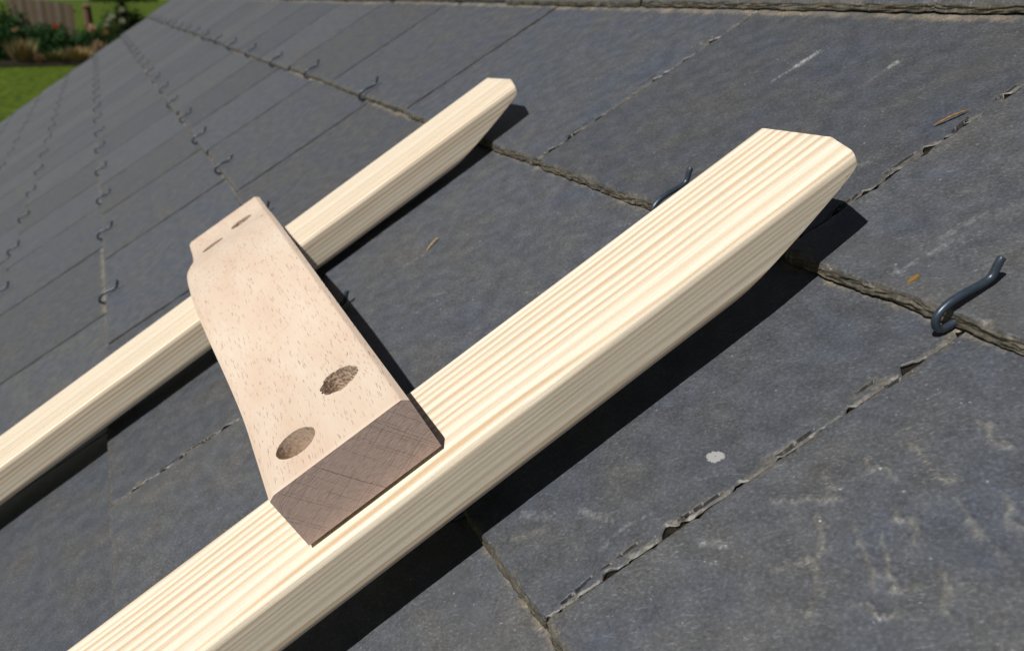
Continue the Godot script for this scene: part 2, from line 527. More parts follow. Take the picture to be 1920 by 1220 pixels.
func hook_mesh(fine: bool, q: float) -> ArrayMesh:
	# bent wire: from under the slate round its lower edge and back up over it
	var c := Curve3D.new()
	var lean := sin(q * 5.1) * 0.0012
	var lift := 0.0012 * sin(q * 3.3)
	c.add_point(Vector3(0, -0.0036, 0.020), Vector3.ZERO, Vector3(0, 0, -0.008))
	c.add_point(Vector3(0, -0.0034, -0.001), Vector3(0, 0, 0.007), Vector3(0, 0, -0.0042))
	c.add_point(Vector3(lean * 0.3, 0.0002, -0.0056), Vector3(0, -0.0022, -0.0003), Vector3(0, 0.0022, 0.0003))
	c.add_point(Vector3(lean * 0.5, 0.0036, -0.0004), Vector3(0, -0.0006, -0.0030), Vector3(0, 0.0005, 0.0045))
	c.add_point(Vector3(lean, 0.0021, 0.0125), Vector3(0, 0.0004, -0.0045), Vector3(0, -0.0003, 0.0035))
	c.add_point(Vector3(lean, 0.0054 + lift, 0.0190), Vector3(0, -0.0022, -0.0030), Vector3.ZERO)
	c.bake_interval = 0.0004
	var b := Buf.new()
	var n := 46 if fine else 18
	var ring := 16 if fine else 7
	var rad := 0.00122
	var pts := PackedVector3Array()
	var cols := PackedColorArray()
	var uvs := PackedVector2Array()
	var l := c.get_baked_length()
	for i in n + 3:
		var d := clampf(l * i / n, 0.0, l)
		var p := c.sample_baked(d, true)
		var p2 := c.sample_baked(minf(d + 0.0003, l), true)
		var p1 := c.sample_baked(maxf(d - 0.0003, 0.0), true)
		var t := (p2 - p1).normalized()
		var a := Vector3.RIGHT
		var o := t.cross(a).normalized()
		a = o.cross(t)
		var rr := rad * (1.0 if i <= n else (0.75 if i == n + 1 else 0.02))
		if i > n:
			p += t * (0.0003 if i == n + 1 else 0.0004)
		for j in ring + 1:
			var f := TAU * j / ring
			pts.append(p + (a * cos(f) + o * sin(f)) * rr)
			var k := 1.0 + n_fine.get_noise_3d(d * 2000.0, f * 3.0, q * 10.0) * 0.35
			cols.append(Color(0.036 * k, 0.052 * k, 0.076 * k))
			uvs.append(Vector2(f, d * 100.0))
	grid(b, pts, cols, uvs, n + 3, ring + 1, false, true)
	return commit(b)

# ---------------------------------------------------------------- ladder
const RAIL_W := 0.0526
const RAIL_T := 0.0203

func pine(x: float, y: float, z: float, q: float) -> Color:
	# growth rings of a board cut off the heart: rings cross the section, grain runs along z
	var px := x * 1000.0 + n_low.get_noise_2d(z * 320.0, q) * 1.6
	var py := y * 1000.0 + n_low.get_noise_2d(z * 320.0, q + 50.0) * 1.2
	var cx := -5.0 - q * 8.0
	var cy := -45.0 + q * 4.0
	var r := sqrt((px - cx) * (px - cx) * 0.72 + (py - cy) * (py - cy))
	r += n_mid.get_noise_3d(px * 0.16, py * 0.16, z * 40.0 + q * 30.0) * 0.7
	var p := r / 2.05 + n_mid.get_noise_2d(r * 0.35, q * 11.0) * 1.2 + n_mid.get_noise_2d(r * 1.3, q * 5.0) * 0.35
	var f := p - floorf(p)
	var late := smoothstep(0.15, 0.76, f) * (1.0 - smoothstep(0.82, 1.0, f))
	var amount := 0.74 + 0.62 * n_mid.get_noise_2d(floorf(p) * 37.0, q * 3.0)
	var c := Color(0.800, 0.748, 0.640).lerp(Color(0.540, 0.390, 0.245), clampf(late * amount, 0.0, 1.0))
	var k := 1.0 + n_fine.get_noise_3d(x * 900.0, y * 900.0, z * 30.0) * 0.07
	return Color(c.r * k, c.g * k, c.b * k)

func rail_mesh(z0: float, z1: float, cut: float, q: float) -> ArrayMesh:
	# top right arris of the square section at x = 0, y = 0; the underside of the upper end is planed away over 'cut'
	var b := Buf.new()
	var rad := 0.0032
	var sec := PackedVector2Array()
	var corners := [Vector2(rad, -rad), Vector2(RAIL_W - rad, -rad), Vector2(RAIL_W - rad, -RAIL_T + rad), Vector2(rad, -RAIL_T + rad)]
	var a0 := [PI, PI / 2, 0.0, -PI / 2]
	for k in 4:
		for m in 9:
			var a: float = a0[k] - PI / 2 * m / 8.0
			sec.append(corners[k] + Vector2(cos(a), sin(a)) * rad)
		var p1: Vector2 = sec[sec.size() - 1]
		var nk := (k + 1) % 4
		var p2: Vector2 = corners[nk] + Vector2(cos(a0[nk]), sin(a0[nk])) * rad
		var cnt := int((p2 - p1).length() / 0.00045)
		for m in range(1, cnt):
			sec.append(p1.lerp(p2, float(m) / cnt))
	sec.append(sec[0])
	var zs := PackedFloat32Array()
	var z := z0
	while z < z1 - cut - 0.02:
		zs.append(z)
		z += 0.007
	for m in 28:
		zs.append(lerpf(z1 - cut - 0.02, z1 - 0.0006, m / 27.0))
	zs.append(z1)
	var nc := sec.size()
	var pts := PackedVector3Array()
	var cols := PackedColorArray()
	var uvs := PackedVector2Array()
	for i in zs.size():
		var zz := zs[i]
		var f := clampf((zz - (z1 - cut)) / cut, 0.0, 1.0)
		var keep := RAIL_T * (1.0 - 0.80 * (f * f * 0.30 + f * 0.70))
		var per := 0.0
		for j in nc:
			var s := sec[j]
			var y := s.y
			if f > 0.0 and y < -keep + 0.002:
				y = -keep + (0.002 - minf(0.002, (y + RAIL_T) * 1.0)) * -0.0
				y = maxf(s.y, -keep + minf(0.0014, maxf(0.0, (s.y + RAIL_T)) * 0.12))
			var x := s.x
			var inset := 0.0
			if i == zs.size() - 1:
				inset = 0.0006
			x = clampf(x, inset, RAIL_W - inset)
			y = minf(y, -inset)
			if j > 0:
				per += sec[j].distance_to(sec[j - 1])
			var tip := maxf(0.0, 1.0 - (z1 - zz) / 0.012)
			var lean := tip * tip * 0.0062 * (1.0 - clampf(s.x / 0.016, 0.0, 1.0))
			pts.append(Vector3(x, y, zz - lean + 0.0028 * tip * (s.x / RAIL_W) + n_fine.get_noise_2d(s.x * 700.0, s.y * 700.0 + q) * 0.0001 * tip))
			cols.append(pine(s.x, y, zz, q))
			uvs.append(Vector2(per / 0.05, zz / 0.16))
	grid(b, pts, cols, uvs, zs.size(), nc, true, true)
	# upper end
	for e in 2:
		var row: int = (zs.size() - 1) * nc if e == 0 else 0
		var base := b.p.size()
		var mid := Vector3.ZERO
		for j in nc:
			mid += pts[row + j] / nc
		b.p.append(mid)
		b.n.append(Vector3(0, 0, 1 if e == 0 else -1))
		b.c.append(pine(mid.x, mid.y, mid.z, q))
		b.t.append(Vector2.ZERO)
		for j in nc:
			b.p.append(pts[row + j])
			b.n.append(Vector3(0, 0, 1 if e == 0 else -1))
			b.c.append(cols[row + j] * 0.8)
			b.t.append(Vector2(pts[row + j].x, pts[row + j].y) / 0.1)
		for j in nc - 1:
			b.i.append(base)
			b.i.append(base + 1 + (j if e == 1 else j + 1))
			b.i.append(base + 1 + (j + 1 if e == 1 else j))
	return commit(b)

# the plane through the tops of both rails, in roof coordinates
func deck(u: float, v: float) -> float:
	return 0.0350 - 0.0227 * v - 0.0340 * (u - 0.2152 - 0.0751 * v)

func rung_rise(t: float) -> float:
	# thickness along the rung: flat ends over the rails, arched in the middle
	var x := absf(t - 0.535) * 0.342
	var k := 1.0 - smoothstep(0.010, 0.135, x)
	return 0.0245 + 0.0175 * k

const HOLES := [Vector2(0.2590, -0.0083), Vector2(0.2385, -0.0308), Vector2(0.5200, -0.0070), Vector2(0.5070, -0.0285)]

func rung_at(t: float, s: float) -> Vector2:
	var u := lerpf(0.2192, 0.5570, t) + 0.0036 * s
	var v := lerpf(lerpf(-0.0456, -0.0432, t), lerpf(0.0064, 0.0115, t), s)
	return Vector2(u, v)

func hole_edge(f: float, k: int) -> float:
	return 0.0074 + n_fine.get_noise_3d(cos(f) * 4.0, sin(f) * 4.0, k * 40.0) * (0.0011 if k % 2 == 0 else 0.00025) + n_fine.get_noise_3d(cos(f) * 17.0, sin(f) * 17.0, k * 9.0) * (0.0006 if k % 2 == 0 else 0.0001)

func rung_build(parent: Node3D) -> void:
	var b := Buf.new()
	var nt := 700
	var ns := 132
	var ch := 0.0022
	var pts := PackedVector3Array()
	var cols := PackedColorArray()
	var uvs := PackedVector2Array()
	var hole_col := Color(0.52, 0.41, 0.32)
	for i in nt + 1:
		var t := float(i) / nt
		for j in ns + 1:
			var s := float(j) / ns
			var p := rung_at(t, s)
			var y := deck(p.x, p.y) + rung_rise(t)
			var e := minf(s, 1.0 - s) * 0.053
			if e < ch:
				y -= (ch - e) * (0.85 if s > 0.5 else 0.5)
			var endd := minf(t, 1.0 - t) * 0.338
			if endd < 0.0008:
				y -= (0.0008 - endd) * 0.6
			for k in HOLES.size():
				var d: Vector2 = p - HOLES[k]
				var l := d.length()
				if l < 0.0085 and l < hole_edge(d.angle(), k) + 0.00055:
					y -= 0.0130
			pts.append(Vector3(p.x, y, p.y))
			cols.append(Color.WHITE)
			uvs.append(Vector2(t, s))
	grid(b, pts, cols, uvs, nt + 1, ns + 1, true)
	# turned rims and walls of the holes
	for k in HOLES.size():
		var hp: Vector2 = HOLES[k]
		var rp := PackedVector3Array()
		var rc := PackedColorArray()
		var rt := PackedVector2Array()
		for m in 6:
			for j in 97:
				var f := TAU * j / 96.0
				var q: Vector2 = hp + Vector2(cos(f), sin(f)) * (hole_edge(f, k) + [0.0019, 0.0014, 0.0, 0.0, 0.0, 0.0][m])
				var sv := (q.y + 0.0450) / 0.0525
				var tv := (q.x - 0.2192 - 0.0036 * sv) / 0.3378
				rp.append(Vector3(q.x, deck(q.x, q.y) + rung_rise(tv) + [-0.00012, 0.00002, 0.00002, 0.00002, -0.003, -0.0056][m], q.y))
				rc.append(Color.WHITE)
				rt.append(Vector2(tv, sv))
		grid(b, rp.slice(0, 291), rc.slice(0, 291), rt.slice(0, 291), 3, 97, false, true)
		# bored wall, left rough by the bit
		var wp := PackedVector3Array()
		var wc := PackedColorArray()
		var wt := PackedVector2Array()
		for m in 23:
			for j in 97:
				var f := TAU * j / 96.0
				var rough := n_fine.get_noise_3d(cos(f) * 12.0, sin(f) * 12.0, m * 1.3 + k * 50.0) * (0.00045 if k % 2 == 0 else 0.00018) if m > 0 else 0.0
				var q: Vector2 = hp + Vector2(cos(f), sin(f)) * (hole_edge(f, k) + rough)
				var tv := (q.x - 0.2192) / 0.3378
				wp.append(Vector3(q.x, deck(q.x, q.y) + rung_rise(tv) + 0.00002 - m * 0.00054, q.y))
				wc.append(Color.WHITE)
				wt.append(Vector2(tv + m * 0.002, f / TAU * 0.8))
		grid(b, wp, wc, wt, 23, 97, false, true)
	# torn fibres round the rougher hole
	var fr := RandomNumberGenerator.new()
	fr.seed = 33
	for k in 46:
		var f := fr.randf_range(-0.9, 2.6)
		var q: Vector2 = HOLES[0] + Vector2(cos(f), sin(f)) * (hole_edge(f, 0) + fr.randf_range(-0.0002, 0.0007))
		var tv := (q.x - 0.2192) / 0.3378
		var dir := Vector3(-cos(f) * fr.randf_range(0.2, 1.0) + fr.randfn(0.0, 0.5), fr.randf_range(-0.3, 0.5), -sin(f) * fr.randf_range(0.2, 1.0)).normalized()
		leaf(b, Vector3(q.x, deck(q.x, q.y) + rung_rise(tv) + 0.00004, q.y), dir, dir.cross(Vector3.UP).normalized(), fr.randf_range(0.0006, 0.0017), 0.00012, Color(0.9, 0.86, 0.8))
	# sides and underside
	for side in 2:
		var sp := PackedVector3Array()
		var sc := PackedColorArray()
		var st := PackedVector2Array()
		for i in nt + 1:
			var p := pts[i * (ns + 1) + (ns if side else 0)]
			for m in 4:
				var f := m / 3.0
				sp.append(Vector3(p.x, lerpf(p.y, deck(p.x, p.z) + 0.0014 * (1.0 - float(i) / nt) + 0.0003, f), p.z))
				sc.append(Color.WHITE)
				st.append(Vector2(float(i) / nt, f * 0.4))
		grid(b, sp, sc, st, nt + 1, 4, side == 1)
	var up := PackedVector3Array()
	var uc := PackedColorArray()
	var ut := PackedVector2Array()
	for i in 3:
		for j in 2:
			var p := rung_at(i / 2.0, j)
			up.append(Vector3(p.x, deck(p.x, p.y) + 0.0014 * (1.0 - i / 2.0) + 0.0003, p.y))
			uc.append(Color.WHITE)
			ut.append(Vector2(i / 2.0, j))
	grid(b, up, uc, ut, 3, 2, false)
	var rung := part("rung", commit(b), M.beech, parent)
	rung.set_meta("label", "pale beech rung with drilled and plugged holes")
	# the sawn ends, a sheet each
	for e in 2:
		var eb := Buf.new()
		var ep := PackedVector3Array()
		var ec := PackedColorArray()
		var et := PackedVector2Array()
		for j in ns + 1:
			var p := pts[(nt if e else 0) * (ns + 1) + j]
			var lo := deck(p.x, p.z) + (0.0017 if e == 0 else 0.0003)
			for m in 5:
				var f := m / 4.0
				ep.append(Vector3(p.x + (0.00015 if e else -0.00015), lerpf(p.y, lo, f), p.z))
				ec.append(Color.WHITE)
				et.append(Vector2(float(j) / ns, f))
		grid(eb, ep, ec, et, ns + 1, 5, e == 0)
		part("sawn_end", commit(eb), M.beech_end, rung)
	# plugs sunk in the holes
	for k in HOLES.size():
		var pb := Buf.new()
		var hp: Vector2 = HOLES[k]
		var t := (hp.x - 0.2192) / 0.338
		var pp := PackedVector3Array()
		var pc := PackedColorArray()
		var pt := PackedVector2Array()
		for i in 12:
			for j in 33:
				var rr := 0.0084 * i / 11.0
				var f := TAU * j / 32.0
				var q := Vector2(hp.x + cos(f) * rr, hp.y + sin(f) * rr)
				var rough := n_fine.get_noise_2d(q.x * 1800.0, q.y * 1800.0)
				pp.append(Vector3(q.x, deck(q.x, q.y) + rung_rise(t) - 0.0110 + rough * (0.0011 if k % 2 == 0 else 0.0003), q.y))
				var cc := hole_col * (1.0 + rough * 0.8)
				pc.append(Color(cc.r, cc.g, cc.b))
				pt.append(q * 20.0)
		grid(pb, pp, pc, pt, 12, 33, true)
		part("plug", commit(pb), M.plug, rung)

# ---------------------------------------------------------------- garden
func bush(b: Buf, at: Vector3, size: Vector3, count: int, ca: Color, cb: Color, ll: float, seed_: int) -> void:
	var r := RandomNumberGenerator.new()
	r.seed = seed_
	for k in count:
		var d := Vector3(r.randfn(), r.randfn(), r.randfn()).normalized()
		var f := pow(r.randf(), 0.4)
		var lump := 0.78 + 0.34 * n_mid.get_noise_3d(d.x * 22.0 + seed_, d.y * 22.0, d.z * 22.0)
		var p := at + Vector3(d.x * size.x, absf(d.y) * size.y if size.y > 0 else 0.0, d.z * size.z) * f * lump
		var dir := (d + Vector3(r.randfn(), r.randfn(), r.randfn()) * 0.8).normalized()
		var side := dir.cross(Vector3(r.randfn(), r.randfn(), r.randfn())).normalized()
		leaf(b, p, dir, side, ll * r.randf_range(0.6, 1.4), ll * 0.3, ca.lerp(cb, r.randf()))

func tuft(b: Buf, at: Vector3, h: float, spread: float, count: int, ca: Color, cb: Color, seed_: int, w := 0.012) -> void:
	var r := RandomNumberGenerator.new()
	r.seed = seed_
	for k in count:
		var a := r.randf() * TAU
		var out := r.randf() * spread
		var p := at + Vector3(cos(a), 0, sin(a)) * out * 0.5
		var dir := Vector3(cos(a) * out * 0.8, h * r.randf_range(0.5, 1.1), sin(a) * out * 0.8)
		var l := dir.length()
		leaf(b, p, dir / l, Vector3(cos(a + 1.5), 0, sin(a + 1.5)), l, w, ca.lerp(cb, r.randf()))

func garden() -> void:
	var ground := MeshInstance3D.new()
	ground.name = "lawn"
	var pm := PlaneMesh.new()
	pm.size = Vector2(900, 900)
	pm.subdivide_depth = 4
	ground.mesh = pm
	ground.material_override = M.lawn
	ground.position = Vector3(0, 0, -300)
	ground.set_meta("kind", "structure")
	add_child(ground)
	var soil := MeshInstance3D.new()
	soil.name = "shade_darkened_soil_bed"
	var sb := Buf.new()
	var sp := PackedVector3Array()
	var sc := PackedColorArray()
	var st := PackedVector2Array()
	for i in 12:
		for j in 80:
			var x := -9.0 + j * 0.2
			var z := -36.9 - i * 0.45 + n_mid.get_noise_1d(x * 20.0) * (0.12 if i == 0 else 0.0)
			sp.append(Vector3(x, 0.03 + (0.10 + 0.05 * n_fine.get_noise_2d(x * 30.0, z * 30.0)) * (1.0 if i > 0 else 0.0), z))
			var f := 1.0 + 0.4 * n_fine.get_noise_2d(x * 40.0, z * 40.0)
			sc.append(Color(0.016 * f, 0.014 * f, 0.010 * f))  # soil taken near black: the shade beneath the plants is painted in
			st.append(Vector2(x, z))
	grid(sb, sp, sc, st, 12, 80, true)
	soil.mesh = commit(sb)
	soil.material_override = M.leafy
	soil.set_meta("kind", "structure")
	add_child(soil)
	# low evergreen hedge mounds behind the bed
	var mounds := [
		[Vector3(-3.6, 0.1, -39.6), Vector3(1.9, 2.35, 0.9), 9000, "tall dark green rounded shrub beside the plank fence"],
		[Vector3(-1.9, 0.1, -39.2), Vector3(1.5, 1.65, 0.9), 7000, "low spreading dark green shrub in front of the plank fence"],
		[Vector3(-0.3, 0.1, -39.4), Vector3(1.3, 1.45, 0.8), 5500, "low green shrub between the brown post and the bed"],
		[Vector3(1.15, 0.1, -42.3), Vector3(1.9, 2.3, 0.9), 6500, "large blackish green shrub behind the dark trunked tree"]]
	for k in mounds.size():
		var m: Array = mounds[k]
		var t := thing("garden_shrub", m[3], "shrub", Transform3D(Basis(), m[0]), "evergreen shrubs behind the garden bed")
		var b := Buf.new()
		bush(b, Vector3.ZERO, m[1], m[2], Color(0.012, 0.040, 0.014), Color(0.035, 0.095, 0.030), 0.11, 100 + k)
		part("foliage", commit(b), M.leafy, t)
		var sbuf := Buf.new()
		tuft(sbuf, Vector3(0, -0.1, 0), 0.7, 0.4, 14, Color(0.05, 0.035, 0.02), Color(0.07, 0.05, 0.03), 7 + k, 0.02)
		part("stems", commit(sbuf), M.leafy, t)
	# dry plants at the edge of the bed
	var dry := [
		[Vector3(-2.95, 0.10, -37.7), 0.85, 0.62, 420, Color(0.26, 0.19, 0.10), Color(0.17, 0.15, 0.07), "tall straw coloured grass clump standing in the bed"],
		[Vector3(-2.35, 0.10, -37.4), 0.36, 0.26, 160, Color(0.36, 0.24, 0.14), Color(0.25, 0.18, 0.11), "small pale pinkish dry tuft at the bed edge"],
		[Vector3(-1.75, 0.10, -37.6), 0.45, 0.50, 260, Color(0.12, 0.14, 0.05), Color(0.16, 0.15, 0.06), "olive green grassy plant in the bed"],
		[Vector3(-0.95, 0.10, -37.6), 0.55, 0.70, 420, Color(0.34, 0.24, 0.12), Color(0.22, 0.18, 0.09), "wide tan dry grass clump near the roof verge"],
		[Vector3(-0.15, 0.10, -37.9), 0.80, 0.35, 160, Color(0.36, 0.25, 0.17), Color(0.22, 0.17, 0.10), "narrow pale dry plant half hidden by the verge"]]
	for k in dry.size():
		var d: Array = dry[k]
		var t := thing("dry_grass_clump", d[6], "grass clump", Transform3D(Basis(), d[0]), "dry plants along the bed")
		var b := Buf.new()
		tuft(b, Vector3.ZERO, d[1], d[2], d[3], d[4], d[5], 40 + k, 0.016)
		part("blades", commit(b), M.leafy, t)
	# plank fence
	var fence := thing("wooden_fence", "weathered grey brown plank fence behind the shrubs", "fence", Transform3D(Basis(Vector3.UP, 0.10), Vector3(-3.45, 0, -42.5)))
	var r := RandomNumberGenerator.new()
	r.seed = 77
	for k in 14:
		var bm := BoxMesh.new()
		var hh := 2.35 - 0.02 * k + r.randf_range(-0.03, 0.03)
		bm.size = Vector3(0.175, hh, 0.025)
		var mt: StandardMaterial3D = M.planks[k % 4]
		part("plank", bm, mt, fence, Transform3D(Basis(Vector3.BACK, r.randfn(0, 0.008)), Vector3(k * 0.186, hh / 2, 0)))
	for y in [0.5, 1.8]:
		var bm := BoxMesh.new()
		bm.size = Vector3(2.7, 0.09, 0.05)
		part("fence_rail", bm, M.planks[1], fence, Transform3D(Basis(), Vector3(1.25, y, -0.04)))
	# brown gate post and a dark leaning tree
	var post := thing("wooden_post", "reddish brown wooden post between shrub and dark tree", "post", Transform3D(Basis(), Vector3(-0.38, 0, -41.2)))
	var cm := CylinderMesh.new()
	cm.top_radius = 0.17
	cm.bottom_radius = 0.19
	cm.height = 2.0
	cm.radial_segments = 18
	part("shaft", cm, M.post, post, Transform3D(Basis(), Vector3(0, 1.0, 0)))
	var cap := CylinderMesh.new()
	cap.top_radius = 0.05
	cap.bottom_radius = 0.22
	cap.height = 0.12
	part("cap", cap, M.post, post, Transform3D(Basis(), Vector3(0, 2.06, 0)))
	var tree := thing("garden_tree", "dark trunked small tree standing behind the roof verge", "tree", Transform3D(Basis(), Vector3(1.02, 0, -41.0)))
	var tb := Buf.new()
	var tp := PackedVector3Array()
	var tc := PackedColorArray()
	var tt := PackedVector2Array()
	for i in 14:
		for j in 13:
			var f := TAU * j / 12.0
			var rad := lerpf(0.19, 0.07, i / 13.0) * (1.0 + 0.15 * n_mid.get_noise_2d(f * 10.0, i * 9.0))
			tp.append(Vector3(cos(f) * rad + sin(i * 0.4) * 0.06, i * 0.28, sin(f) * rad))
			tc.append(Color(0.022, 0.018, 0.014))
			tt.append(Vector2(f, i))
	grid(tb, tp, tc, tt, 14, 13, false, true)
	for k in 7:
		var a := k * 2.4
		tuft(tb, Vector3(0, 1.5 + k * 0.28, 0), 0.9, 1.0, 3, Color(0.03, 0.022, 0.015), Color(0.02, 0.018, 0.012), 300 + k, 0.03)
	part("trunk", commit(tb), M.leafy, tree)
	var cb := Buf.new()
	bush(cb, Vector3(0, 2.2, 0), Vector3(1.7, 1.6, 1.5), 3600, Color(0.02, 0.05, 0.012), Color(0.06, 0.10, 0.025), 0.13, 210)
	bush(cb, Vector3(0.15, 0.7, 0.2), Vector3(1.1, 1.5, 0.7), 2600, Color(0.015, 0.03, 0.010), Color(0.04, 0.07, 0.02), 0.11, 211)
	part("crown", commit(cb), M.leafy, tree)
	# blossom shrub and flowers
	var bl := thing("blossom_shrub", "thin shrub with white blossom beside the dark tree", "shrub", Transform3D(Basis(), Vector3(0.42, 0.0, -39.4)))
	var bb := Buf.new()
	bush(bb, Vector3(0, 1.0, 0), Vector3(0.55, 0.9, 0.5), 380, Color(0.03, 0.06, 0.02), Color(0.08, 0.10, 0.03), 0.10, 220)
	tuft(bb, Vector3.ZERO, 1.3, 0.5, 22, Color(0.06, 0.045, 0.03), Color(0.09, 0.07, 0.05), 221, 0.015)
	part("foliage", commit(bb), M.leafy, bl)
	for k in 5:
		var fb := Buf.new()
		var o: Vector3 = [Vector3(0.10, 1.62, 0.3), Vector3(0.0, 1.50, 0.3), Vector3(-0.12, 1.30, 0.3), Vector3(0.55, 1.85, 0.1), Vector3(0.50, 1.45, 0.1)][k]
		bush(fb, o, Vector3(0.15, 0.17, 0.12), 90, Color(0.20, 0.22, 0.15), Color(0.42, 0.43, 0.36), 0.05, 230 + k)
		part("blossom", commit(fb), M.leafy, bl)
	var flowers := [
		[Vector3(-1.62, 1.25, -38.7), Color(0.45, 0.035, 0.015), 0.09, "single bright red flower head above the low shrub"],
		[Vector3(-3.12, 1.15, -38.9), Color(0.38, 0.25, 0.13), 0.09, "peach flower on the tall dark shrub"],
		[Vector3(0.22, 1.02, -38.8), Color(0.40, 0.19, 0.08), 0.08, "orange flower below the white blossom"],
		[Vector3(-0.30, 1.10, -38.9), Color(0.45, 0.30, 0.20), 0.17, "pale tan seed head by the brown post"]]
	for k in flowers.size():
		var f: Array = flowers[k]
		var t := thing("garden_flower", f[3], "flower", Transform3D(Basis(), Vector3(f[0].x, 0.05, f[0].z)), "flowers among the shrubs")
		var fb := Buf.new()
		bush(fb, Vector3(0, f[0].y, 0), Vector3(f[2], f[2] * 1.3, f[2]), 120, f[1], f[1] * 0.8, f[2] * 0.7, 250 + k)
		part("flower_head", commit(fb), M.leafy, t)
		var sbuf := Buf.new()
		leaf(sbuf, Vector3.ZERO, Vector3.UP, Vector3.RIGHT, f[0].y * 1.02, 0.02, Color(0.04, 0.08, 0.02))
		part("stalk", commit(sbuf), M.leafy, t)

# ---------------------------------------------------------------- build
func at_roof(u: float, h: float, v: float) -> Transform3D:
	return Transform3D(roof.basis, roof * Vector3(u, h, v))

func _ready() -> void:
	# camera: a crop of a wider picture, so the lens is shifted
	var cam := Camera3D.new()
	var ca := CameraAttributesPhysical.new()
	ca.frustum_near = 0.05
	ca.frustum_far = 1200.0
	ca.frustum_focal_length = 35.0
	ca.frustum_focus_distance = 0.285
	ca.exposure_aperture = 24.0
	cam.attributes = ca
	cam.projection = Camera3D.PROJECTION_FRUSTUM
	cam.near = 0.05
	cam.far = 1200.0
	cam.size = 0.038125
	cam.frustum_offset = Vector2(0.0070213, 0.0050694)
	cam.transform = Transform3D(Basis(Vector3(0.953401, 0.0, 0.301707), Vector3(0.132239, 0.898828, -0.417877), Vector3(-0.271183, 0.438302, 0.856943)), Vector3(-0.1004921, 2.4, 0.0))
	add_child(cam)
	cam.current = true

	var env := Environment.new()
	env.background_mode = Environment.BG_SKY
	var sm := ProceduralSkyMaterial.new()
	sm.sky_top_color = Color(0.13, 0.20, 0.34)
	sm.sky_horizon_color = Color(0.96, 0.96, 0.94)
	sm.sky_curve = 0.30
	sm.ground_bottom_color = Color(0.16, 0.19, 0.10)
	sm.ground_horizon_color = Color(0.45, 0.50, 0.50)
	sm.sun_angle_max = 8.0
	var sky := Sky.new()
	sky.sky_material = sm
	env.sky = sky
	env.background_energy_multiplier = 0.42
	env.tonemap_mode = Environment.TONE_MAPPER_LINEAR
	env.tonemap_exposure = 1.10
	env.sdfgi_enabled = true
	env.ssao_enabled = true
	env.ssil_enabled = true
	var we := WorldEnvironment.new()
	we.environment = env
	add_child(we)

	roof = Transform3D(Basis(Vector3(0, 0, -1), Vector3(-sin(PITCH), cos(PITCH), 0), Vector3(cos(PITCH), sin(PITCH), 0)), Vector3(0, 2.2375787, 0))

	var sun := DirectionalLight3D.new()
	var way := (roof.basis * Vector3(0.225, -1.0, 0.11)).normalized()
	sun.look_at_from_position(Vector3.ZERO, way, Vector3.UP)
	sun.light_color = Color(1.0, 0.972, 0.93)
	sun.light_energy = 1.6
	sun.light_angular_distance = 0.5
	sun.shadow_enabled = true
	add_child(sun)

	rng.seed = 4
	n_low = noise(0.012, 1, 3)
	n_mid = noise(0.09, 2, 3)
	n_fine = noise(0.42, 3, 3)

	# materials
	var stx := slate_textures()
	var slate := StandardMaterial3D.new()
	slate.resource_name = "slate"
	slate.vertex_color_use_as_albedo = true
	slate.albedo_texture = stx[0]
	slate.roughness = 0.52
	slate.metallic_specular = 0.58
	slate.heightmap_enabled = true
	slate.heightmap_texture = stx[1]
	slate.heightmap_scale = 0.022
	M.slate = slate
	var pine_m := StandardMaterial3D.new()
	pine_m.resource_name = "planed pine"
	pine_m.vertex_color_use_as_albedo = true
	pine_m.albedo_texture = fibre_texture()
	pine_m.roughness = 0.48
	pine_m.metallic_specular = 0.45
	pine_m.heightmap_enabled = true
	pine_m.heightmap_texture = pine_m.albedo_texture
	pine_m.heightmap_scale = 0.01
	M.pine = pine_m
	var beech := StandardMaterial3D.new()
	beech.resource_name = "beech"
	beech.vertex_color_use_as_albedo = true
	beech.albedo_texture = beech_texture()
	beech.albedo_color = Color(0.825, 0.805, 0.795)
	beech.roughness = 0.62
	beech.metallic_specular = 0.4
	M.beech = beech
	var eg := end_grain_textures()
	var be := StandardMaterial3D.new()
	be.resource_name = "sawn beech end grain"
	be.albedo_texture = eg[0]
	be.albedo_color = Color(0.92, 0.82, 0.785)
	be.roughness = 0.85
	be.metallic_specular = 0.25
	be.heightmap_enabled = true
	be.heightmap_texture = eg[0]
	be.heightmap_scale = 0.03
	M.beech_end = be
	var plug := plain("wood plug", Color.WHITE, 0.85, 0.3)
	plug.vertex_color_use_as_albedo = true
	M.plug = plug
	var wire := plain("dull steel wire", Color.WHITE, 0.36, 0.5)
	wire.vertex_color_use_as_albedo = true
	wire.metallic = 0.35
	M.wire = wire
	var leafy := plain("plants", Color.WHITE, 0.75, 0.25)
	leafy.vertex_color_use_as_albedo = true
	leafy.cull_mode = BaseMaterial3D.CULL_DISABLED
	M.leafy = leafy
	var lawn := plain("lawn", Color.WHITE, 0.9, 0.15)
	lawn.albedo_texture = lawn_texture()
	lawn.uv1_scale = Vector3(160, 160, 1)
	M.lawn = lawn
	M.planks = []
	for k in 4:
		M.planks.append(plain("weathered plank %d" % k, [Color(0.25, 0.19, 0.15), Color(0.21, 0.155, 0.12), Color(0.27, 0.22, 0.19), Color(0.18, 0.13, 0.10)][k], 0.85, 0.3))
	M.post = plain("brown post", Color(0.11, 0.065, 0.045), 0.8, 0.3)
	M.deck = plain("roof boarding", Color(0.12, 0.09, 0.06), 0.9, 0.3)

	# the roof
	var house := thing("slate_roof", "dark grey slate roof with wire hooks holding every slate", "roof", at_roof(0, 0, 0))
